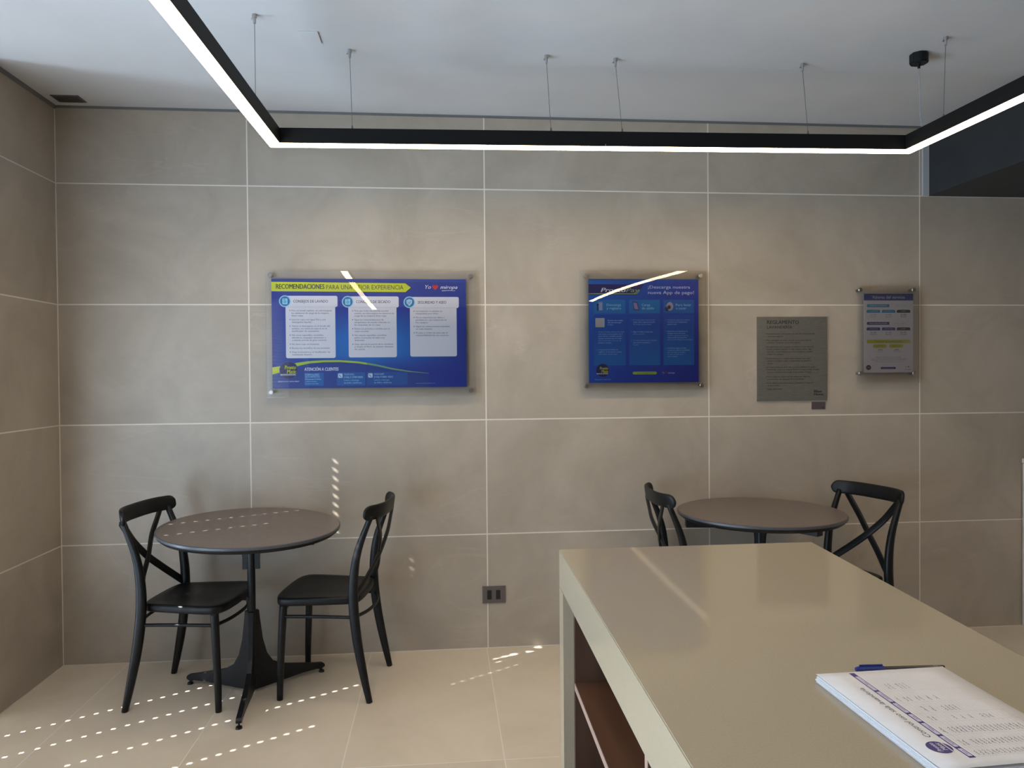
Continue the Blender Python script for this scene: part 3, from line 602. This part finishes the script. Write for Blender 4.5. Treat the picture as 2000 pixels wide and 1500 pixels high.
# ---------------- power outlet
ou = empty('power_outlet', (1.2325, 0, 0.282), 0, 'dark grey double power outlet low on the tiled back wall', 'outlet')
bm = bmesh.new(); box(bm, -0.060, 0.060, -0.009, -0.0005, -0.044, 0.044, bev=0.002); link('cover_plate', bm, M_outlet, ou)
for x in (-0.024, 0.022):
    bm = bmesh.new(); box(bm, x-0.0115, x+0.0115, -0.0115, -0.009, -0.024, 0.024, bev=0.001); s_ = link('socket', bm, M_socket, ou)
    bm = bmesh.new()
    for zz in (-0.012, 0, 0.012): cyl(bm, (x, -0.0116, zz), (x, -0.0119, zz), 0.0022, seg=12)
    link('socket_hole', bm, M_slot, s_)

# ------------------------------------------------------------------ bistro chair
def seat_bm():
    bm = bmesh.new()
    ctrl = [(0.045, 0.0), (0.05, 0.11), (0.075, 0.165), (0.16, 0.182), (0.28, 0.198), (0.365, 0.205), (0.405, 0.19), (0.425, 0.14), (0.432, 0.06)]
    half = catmull([(x, y, 0) for x, y in ctrl], 4)
    out = [(p.x, p.y) for p in half] + [(p.x, -p.y) for p in reversed(half) if p.y > 0.001]
    cx_ = 0.24; n = len(out)
    def ringz(s, z): return [bm.verts.new((cx_+(x-cx_)*s, y*s, z)) for x, y in out]
    R = [ringz(0.93, 0.419), ringz(0.985, 0.421), ringz(1.0, 0.428), ringz(1.0, 0.446), ringz(0.985, 0.4525), ringz(0.955, 0.4545), ringz(0.85, 0.4515), ringz(0.6, 0.447), ringz(0.3, 0.4455)]
    for A, B in zip(R, R[1:]):
        for i in range(n): bm.faces.new((A[i], A[(i+1)%n], B[(i+1)%n], B[i]))
    bm.faces.new(R[0][::-1]); bm.faces.new(R[-1]); return bm
def rail_bm():
    """curved top rail: a flat board wrapping forward at both rounded ends"""
    bm = bmesh.new(); rings = []; H = 0.222; n = 36; R_ = 0.034; C_ = []
    for i in range(401):
        y = -H+2*H*i/400; C_.append(Vector((-0.055+0.066*abs(y/H)**3.2, y)))
    S_ = [0.0]
    for a, b in zip(C_, C_[1:]): S_.append(S_[-1]+(b-a).length)
    Lt = S_[-1]
    for i in range(n+1):
        sl = Lt*(0.5-0.5*math.cos(math.pi*i/n)); k = min(399, max(0, next((q for q, v in enumerate(S_) if v >= sl), 400)))
        p = C_[k]; tn = (C_[min(400, k+1)]-C_[max(0, k-1)]).normalized(); nr = Vector((tn.y, -tn.x))
        e = max(0.0006, min(sl, Lt-sl)); hh = R_ if e > R_ else math.sqrt(max(1e-6, R_*R_-(R_-e)**2)); t = 0.0085 if e > 0.012 else 0.0085*math.sqrt(max(0.04, 1-(1-e/0.012)**2))
        rings.append([bm.verts.new((p.x+nr.x*b-a*0.15, p.y+nr.y*b, 0.832+a)) for a, b in rsec(hh, t, 16, 3.2)])
    for A, B in zip(rings, rings[1:]):
        for j in range(16): bm.faces.new((A[j], A[(j+1)%16], B[(j+1)%16], B[j]))
    bm.faces.new(rings[0][::-1]); bm.faces.new(rings[-1]); return bm
def make_chair(name, label):
    t = empty(name, (0, 0, 0), 0, label, 'chair', 'black cross-back bistro chairs')
    link('seat', seat_bm(), M_black, t, True)
    for s in (-1, 1):
        bm = bmesh.new(); tube(bm, [(0.402, s*0.192, 0.0), (0.399, s*0.190, 0.12), (0.391, s*0.186, 0.30), (0.384, s*0.181, 0.425)], lambda u: 0.0135+0.0045*u, n=16); link('leg', bm, M_black, t, True)
        bm = bmesh.new(); P_ = catmull([(-0.004, s*0.207, 0.0), (0.022, s*0.204, 0.12), (0.05, s*0.199, 0.27), (0.066, s*0.193, 0.42), (0.064, s*0.190, 0.55), (0.043, s*0.189, 0.67), (-0.014, s*0.188, 0.818)], 6)
        sweep(bm, P_, lambda u: rsec(0.0130+0.0055*math.sin(math.pi*min(1, u*1.05)), 0.0130+0.0085*math.sin(math.pi*min(1, u*1.05)), 16, 2.4)); link('leg', bm, M_black, t, True)
        bm = bmesh.new(); P_ = catmull([(0.060, s*0.188, 0.455), (0.044, s*0.150, 0.489), (0.014, s*0.078, 0.553), (-0.012 if s > 0 else -0.006, 0.0, 0.622), (-0.030, -s*0.072, 0.699), (-0.034, -s*0.125, 0.762), (-0.036, -s*0.160, 0.805)], 6)
        sweep(bm, P_, lambda u: rsec(0.0175, 0.006, 14, 3)); link('cross_brace', bm, M_black, t, True)
        bm = bmesh.new(); tube(bm, [(0.062, s*0.194, 0.37), (0.22, s*0.192, 0.372), (0.388, s*0.187, 0.37)], 0.0075, Vector((0, 0, 1)), 12); link('stretcher', bm, M_black, t, True)
        bm = bmesh.new(); x = 0.388 if s > 0 else 0.062; b_ = 0.032 if s > 0 else -0.045
        tube(bm, [(x, -0.187, 0.37), (x+b_*0.75, -0.10, 0.37), (x+b_, 0, 0.37), (x+b_*0.75, 0.10, 0.37), (x, 0.187, 0.37)], 0.0075, Vector((0, 0, 1)), 12); link('stretcher', bm, M_black, t, True)
    link('backrest', rail_bm(), M_black, t, True)
    return t
def copy_tree(o, parent=None):
    c = o.copy(); COL.objects.link(c)
    if parent: c.parent = parent
    for ch in list(o.children): copy_tree(ch, c)
    return c
ch1 = make_chair('bistro_chair', 'black cross-back chair at far left, its back to the left wall')
for loc, rz, lab in (((0.668, -0.385, 0), 171.8, 'black cross-back chair right of the left round table, facing left'),
                     ((2.052, -0.278, 0), -2, 'black cross-back chair left of the far right table, half hidden by the counter'),
                     ((3.085, -0.345, 0), 196, 'black cross-back chair right of the far right table, its X back showing')):
    c = copy_tree(ch1); c.location = loc; c.rotation_euler = (0, 0, math.radians(rz)); c['label'] = lab
ch1.location = (-0.363, -0.361, 0); ch1.rotation_euler = (0, 0, math.radians(-8.5))

# ------------------------------------------------------------------ bistro table
def make_table(label):
    t = empty('bistro_table', (0, 0, 0), 0, label, 'table', 'round bistro tables')
    bm = bmesh.new(); n = 96; prof = [(0.0, 0.7492), (0.3975, 0.7492), (0.4005, 0.7482), (0.4015, 0.746), (0.4015, 0.753)]
    def lathe(bm, prof, n, mi=0):
        rings = []
        for r, z in prof:
            rings.append([bm.verts.new((0, 0, z))] if r == 0 else [bm.verts.new((r*math.cos(2*math.pi*i/n), r*math.sin(2*math.pi*i/n), z)) for i in range(n)])
        for A, B in zip(rings, rings[1:]):
            for i in range(n):
                if len(A) == 1: f = bm.faces.new((A[0], B[i], B[(i+1)%n]))
                elif len(B) == 1: f = bm.faces.new((A[i], A[(i+1)%n], B[0]))
                else: f = bm.faces.new((A[i], A[(i+1)%n], B[(i+1)%n], B[i]))
                f.material_index = mi
    lathe(bm, [(0, 0.762), (0.390, 0.762)], n, 0); lathe(bm, [(0.390, 0.762), (0.3945, 0.7595), (0.3945, 0.750), (0.392, 0.749)], n, 1); lathe(bm, [(0.392, 0.749), (0.391, 0.744), (0.376, 0.731), (0, 0.731)], n, 2)
    bmesh.ops.remove_doubles(bm, verts=bm.verts, dist=1e-5)
    top = smooth_angle(link('tabletop', bm, [M_top, M_topedge, M_blackmetal], t), 25)
    # folding mount: two flat bars and a gusseted bracket
    bm = bmesh.new(); box(bm, -0.365, 0.292, -0.062, -0.018, 0.690, 0.730, bev=0.002); br = link('support_bar', bm, M_blackmetal, t); br.rotation_euler = (0, 0, math.radians(-1))
    bm = bmesh.new(); box(bm, -0.022, 0.022, -0.32, 0.12, 0.6925, 0.7303, bev=0.002); br = link('support_bar', bm, M_blackmetal, t)
    bm = bmesh.new()
    for s in (-1, 1):
        pts = [(0, 0.565), (s*0.038, 0.565), (s*0.038, 0.62), (s*0.042, 0.65), (s*0.056, 0.682), (s*0.085, 0.708), (s*0.085, 0.712), (0, 0.712)]
        A = [bm.verts.new((x, -0.006, z)) for x, z in pts]; B = [bm.verts.new((x, 0.006, z)) for x, z in pts]
        for i in range(len(A)): bm.faces.new((A[i], A[(i+1)%len(A)], B[(i+1)%len(A)], B[i]))
        bm.faces.new(A); bm.faces.new(B[::-1])
    link('bracket', bm, M_blackmetal, t)
    bm = bmesh.new(); cyl(bm, (0, 0, 0.05), (0, 0, 0.725), 0.0175, seg=28); smooth_angle(link('pole', bm, M_blackmetal, t))
    for k in range(3):
        bm = bmesh.new(); th = 0.011
        pts = [(0.0, 0.375), (0.030, 0.375), (0.034, 0.335), (0.047, 0.24), (0.066, 0.17), (0.095, 0.125), (0.145, 0.096), (0.22, 0.076), (0.315, 0.052), (0.350, 0.045), (0.358, 0.036), (0.358, 0.026), (0.335, 0.016), (0.318, 0.024), (0.24, 0.026), (0.15, 0.022), (0.07, 0.018), (0.0, 0.016)]
        A = [bm.verts.new((x, -th, z)) for x, z in pts]; B = [bm.verts.new((x, th, z)) for x, z in pts]
        for i in range(len(A)): bm.faces.new((A[i], A[(i+1)%len(A)], B[(i+1)%len(A)], B[i]))
        bm.faces.new(A); bm.faces.new(B[::-1])
        bmesh.ops.recalc_face_normals(bm, faces=bm.faces)
        lg_ = link('leg', bm, M_blackmetal, t); lg_.rotation_euler = (0, 0, math.radians((-85, 157, 38)[k]))
        mod = lg_.modifiers.new('bevel', 'BEVEL'); mod.width = 0.0015; mod.segments = 2; mod.limit_method = 'ANGLE'
        bm = bmesh.new(); cyl(bm, (0.345, 0, 0.0), (0.345, 0, 0.008), 0.014, 0.012, seg=20); cyl(bm, (0.345, 0, 0.008), (0.345, 0, 0.03), 0.004, seg=12)
        smooth_angle(link('foot', bm, M_black, lg_))
    return t
t1 = make_table('round dark brown bistro table with dots of sunlight, between the two left chairs')
t2 = copy_tree(t1); t2.location = (2.508, -0.396, 0); t2.rotation_euler = (0, 0, math.radians(102)); t2['label'] = 'round dark brown bistro table behind the beige counter, between the two right chairs'
bars = [c for c in t2.children if c.name.startswith('support_bar')]
bars[0].rotation_euler = (0, 0, math.radians(-111)); bars[1].rotation_euler = (0, 0, math.radians(-72))
[c for c in t1.children if c.name.startswith('support_bar')][1].rotation_euler = (0, 0, math.radians(180))
t1.location = (0.104, -0.430, 0)
for c in t1.children:                      # top and bars tilted slightly to fit the rim's outline in image coordinates
    if c.name.startswith(('tabletop', 'support_bar')):
        piv = Vector((0, 0, 0.715)); R = Matrix.Translation(piv) @ Matrix.Rotation(math.radians(1.7), 4, 'Y') @ Matrix.Rotation(math.radians(1.7), 4, 'X') @ Matrix.Translation(-piv)
        c.matrix_local = R @ c.matrix_basis

# ------------------------------------------------------------------ counter
ZT = 0.95
cn_ = empty('counter', (1.65, -2.8, 0), 0, 'large beige stone waterfall counter with open walnut shelves in the right foreground', 'counter')
def L(x, y): return (x-1.65, y+2.8)
bm = bmesh.new()
XB = lambda y: 1.293+(y+1.842)*0.013          # plan skewed slightly to fit the counter edges in image coordinates
XR = lambda y: 2.025+(y+1.842)*0.080
YN = -3.75
oc = [L(XB(YN), YN), L(XR(YN), YN), L(XR(-1.842), -1.842), L(XB(-1.842), -1.842)]
prism(bm, oc, ZT-0.103, ZT); bmesh.ops.bevel(bm, geom=[e for e in bm.edges], offset=0.0018, segments=2, affect='EDGES'); link('worktop', bm, M_quartz, cn_)
for ya, yb in ((-1.842, -1.912), (YN, YN+0.07)):
    ya, yb = max(ya, yb), min(ya, yb)
    bm = bmesh.new(); prism(bm, [L(XB(yb), yb), L(XR(yb), yb), L(XR(ya), ya), L(XB(ya), ya)], 0, ZT-0.1035); link('end_panel', bm, M_quartz, cn_)
xi = 0.028                                    # shelves are set back from the stone edge
def slab(name, x0o, y0, y1, z0, z1, m, xr=-0.02, edge=True):
    bm = bmesh.new(); prism(bm, [L(XB(y0)+x0o, y0), L(XR(y0)+xr, y0), L(XR(y1)+xr, y1), L(XB(y1)+x0o, y1)], z0, z1); o = link(name, bm, m, cn_)
    if edge:
        bm = bmesh.new(); prism(bm, [L(XB(y0)+x0o-0.0015, y0), L(XB(y0)+x0o, y0), L(XB(y1)+x0o, y1), L(XB(y1)+x0o-0.0015, y1)], z0+0.0003, z1-0.0003); e = link('lit_edge', bm, M_woodedge, o)  # thin strip carrying the painted light on the front edge
    return o
ye, yd = -1.9135, -2.66
slab('carcass_side', xi, ye-0.018, ye, 0.08, ZT-0.104, M_wood, edge=False)
slab('carcass_side', xi, YN+0.0715, YN+0.0895, 0.08, ZT-0.104, M_wood, edge=False)
slab('divider', xi, yd-0.018, yd, 0.10, ZT-0.104, M_wood)
slab('divider', xi, -3.22, -3.202, 0.10, ZT-0.104, M_wood)
for y0, y1 in ((yd+0.0003, ye-0.0183), (-3.2015, yd-0.0183), (YN+0.09, -3.2203)):
    slab('shelf', xi, y0, y1, 0.595, 0.613, M_woodh); slab('shelf', xi, y0, y1, 0.335, 0.353, M_woodh)
slab('shelf', xi, YN+0.09, ye-0.0183, 0.08, 0.098, M_woodh)
bm = bmesh.new(); prism(bm, [L(XB(YN)+0.42, YN+0.09), L(XB(YN)+0.436, YN+0.09), L(XB(ye)+0.436, ye-0.0183), L(XB(ye)+0.42, ye-0.0183)], 0.098, ZT-0.104); link('back_panel', bm, M_wood, cn_)

# ------------------------------------------------------------------ log pad on the counter
ang = math.radians(1.5)
nb = empty('log_pad', (1.668, -2.905, ZT+0.0005), ang, 'thick white paper pad with blue header bar reading Control uso sala lavandería', 'notepad')
# local: x across (short side, to the right), y away from the viewer (long side)
WX, LY = 0.216, 0.288
def page(u): return 0.0115+0.0012*math.sin(3*u)
bm = bmesh.new(); nY = 16; nX = 6
def pz(i, j):
    u = i/nX; v_ = j/nY
    return 0.0118 + 0.004*max(0, (0.22-v_)/0.22)**2*(0.3+0.7*u) - 0.002*math.sin(math.pi*v_)*u
G = [[bm.verts.new((-WX/2+WX*i/nX, -LY/2+LY*j/nY, pz(i, j))) for j in range(nY+1)] for i in range(nX+1)]
for i in range(nX):
    for j in range(nY): bm.faces.new((G[i][j], G[i+1][j], G[i+1][j+1], G[i][j+1]))
ts = link('top_sheet', bm, M_paper, nb, True); sd = ts.modifiers.new('t', 'SOLIDIFY'); sd.thickness = 0.0002; sd.offset = -1
bm = bmesh.new()
for k_ in range(10):                           # loose sheets with uneven edges
    jx, jy = random.uniform(-0.0016, 0.0016), random.uniform(-0.001, 0.001); z0 = 0.0002+k_*0.00095
    if k_ < 5: jx -= 0.0012
    box(bm, -WX/2+0.001+jx, WX/2-0.001+jx, -LY/2+0.0015+jy, LY/2-0.001+jy, z0, z0+0.0009)
link('sheet_stack', bm, M_pagedge, nb)
# printing: px axis -> reads along +y, lines go down along +x.  page units 0..288 (y) by 0..216 (x)
class PadPrint(Print):
    def __init__(s): s.v = []; s.f = []; s.mats = []
    def p(s, x, y): return x, y
    def build2(s, parent):
        vs = []
        for a, yy, c in s.v:      # a = along reading direction (mm), c = across (mm), yy=-layer
            X = -WX/2+c/1000; Y = -LY/2+a/1000; u = (X+WX/2)/WX; v_ = (Y+LY/2)/LY
            z = 0.0118 + 0.004*max(0, (0.22-v_)/0.22)**2*(0.3+0.7*u) - 0.002*math.sin(math.pi*v_)*u + 0.00025 - yy
            vs.append((X, Y, z))
        me = bpy.data.meshes.new('page_print'); me.from_pydata(vs, [], [f for f, _ in s.f])
        for m in s.mats: me.materials.append(m)
        for p, (_, mi) in zip(me.polygons, s.f): p.material_index = mi
        o = bpy.data.objects.new('page_print', me); COL.objects.link(o); o.parent = parent; return o
P = PadPrint(); nvy = ink(52, 46, 118); gi = ink(112, 106, 114); blk = ink(40, 38, 48)
P.text('Control uso sala lavandería', 78, 43, 8.0, blk, 1, width=152, bold=0.0, italic=0.2)
[P.rect(22+9*i, 52, 31+9*i, 61, nvy, 1) for i in range(29)]
xx = 26
for t, w_ in (('Torre', 22), ('Departamento', 30), ('Nombre', 34), ('Fecha', 24), ('Lavadora', 32), ('Secadora', 36), ('Firma', 52)):
    P.rrect(xx, 53.6, xx+w_-2, 59.6, 1.4, ink(200, 196, 220), 2); P.text(t, xx+w_/2-1, 58.2, 2.8, nvy, 3, width=min(w_*0.6, len(t)*2.1), align='C'); xx += w_+2.6
P.disc(52, 34, 15.5, nvy, 1); P.text('Pronto', 53, 32.5, 6.2, ink(210, 206, 224), 2, width=22, align='C', italic=0.2, bold=0.02); P.text('Matic', 54, 40.5, 6.2, ink(210, 206, 224), 2, width=19, align='C', italic=0.2, bold=0.02); P.rect(38, 43, 64, 44.8, ink(210, 206, 224), 2)
for i in range(24): P.line([(24+k_*12.85, 66+i*6) for k_ in range(21)], 0.22, ink(188, 178, 180), 1)
for xv in (24, 48, 80, 116, 142, 176, 214, 281): P.line([(xv, 62), (xv, 204)], 0.22, ink(190, 180, 184), 1)
random.seed(11)
def scribble(x, y, n, h, mt, w=0.45):
    pts = []
    for i in range(n*3): pts.append((x+i*h*0.28, y-random.uniform(0, h)*(1 if i % 2 else 0.3)))
    P.line(pts, w, mt, 2)
for i in range(22):
    y = 71.0+i*6
    for x, n in ((27, 5), (52, 6), (84, 7), (120, 5), (146, 7), (180, 6), (220, 8)):
        lim = 22 - max(0, (x-60))*0.09
        if i > lim or random.random() < (0.04 if x < 100 else 0.45): continue
        scribble(x, y, n, 3.0, gi if random.random() < 0.8 else ink(70, 70, 120))
P.build2(nb)
pn = empty('ballpoint_pen', (1.638, -2.7365, ZT+0.0052), math.radians(-3.0), 'clear ballpoint pen with blue cap lying behind the paper pad', 'pen')
blu = noisecol(mat('blue_plastic', (.02,.04,.3,1), 0.3), 10, (0.012, 0.03, 0.20, 1), (0.016, 0.038, 0.24, 1))
bm = bmesh.new(); cyl(bm, (0.000, 0, 0), (0.004, 0, 0), 0.0034, 0.0048, seg=20); cyl(bm, (0.004, 0, 0), (0.046, 0, 0), 0.0048, 0.0052, seg=20); box(bm, 0.006, 0.044, -0.001, 0.001, 0.005, 0.0075)
smooth_angle(link('cap', bm, blu, pn))
bm = bmesh.new(); cyl(bm, (0.0465, 0, 0), (0.142, 0, 0), 0.0041, seg=6); cyl(bm, (0.142, 0, 0), (0.147, 0, 0), 0.0038, 0.003, seg=12); link('barrel', bm, M_penclear, pn)
bm = bmesh.new(); cyl(bm, (0.0465, 0, 0), (0.132, 0, 0), 0.0014, seg=10); link('ink_tube', bm, mat('ink_tube', (0.04, 0.03, 0.06, 1), 0.4), pn)

# ------------------------------------------------------------------ white appliance at the right border
ap = empty('white_cabinet', (4.53, -0.33, 0), 0, 'sliver of a pale cabinet side at the right border, low against the wall', 'cabinet')
bm = bmesh.new(); box(bm, -0.325, 0.325, -0.32, 0.326, 0.0, 0.915, bev=0.006); link('body', bm, M_white, ap)
bm = bmesh.new(); box(bm, -0.327, 0.327, -0.325, 0.327, 0.9155, 0.942, bev=0.004); link('cabinet_top', bm, M_white, ap)
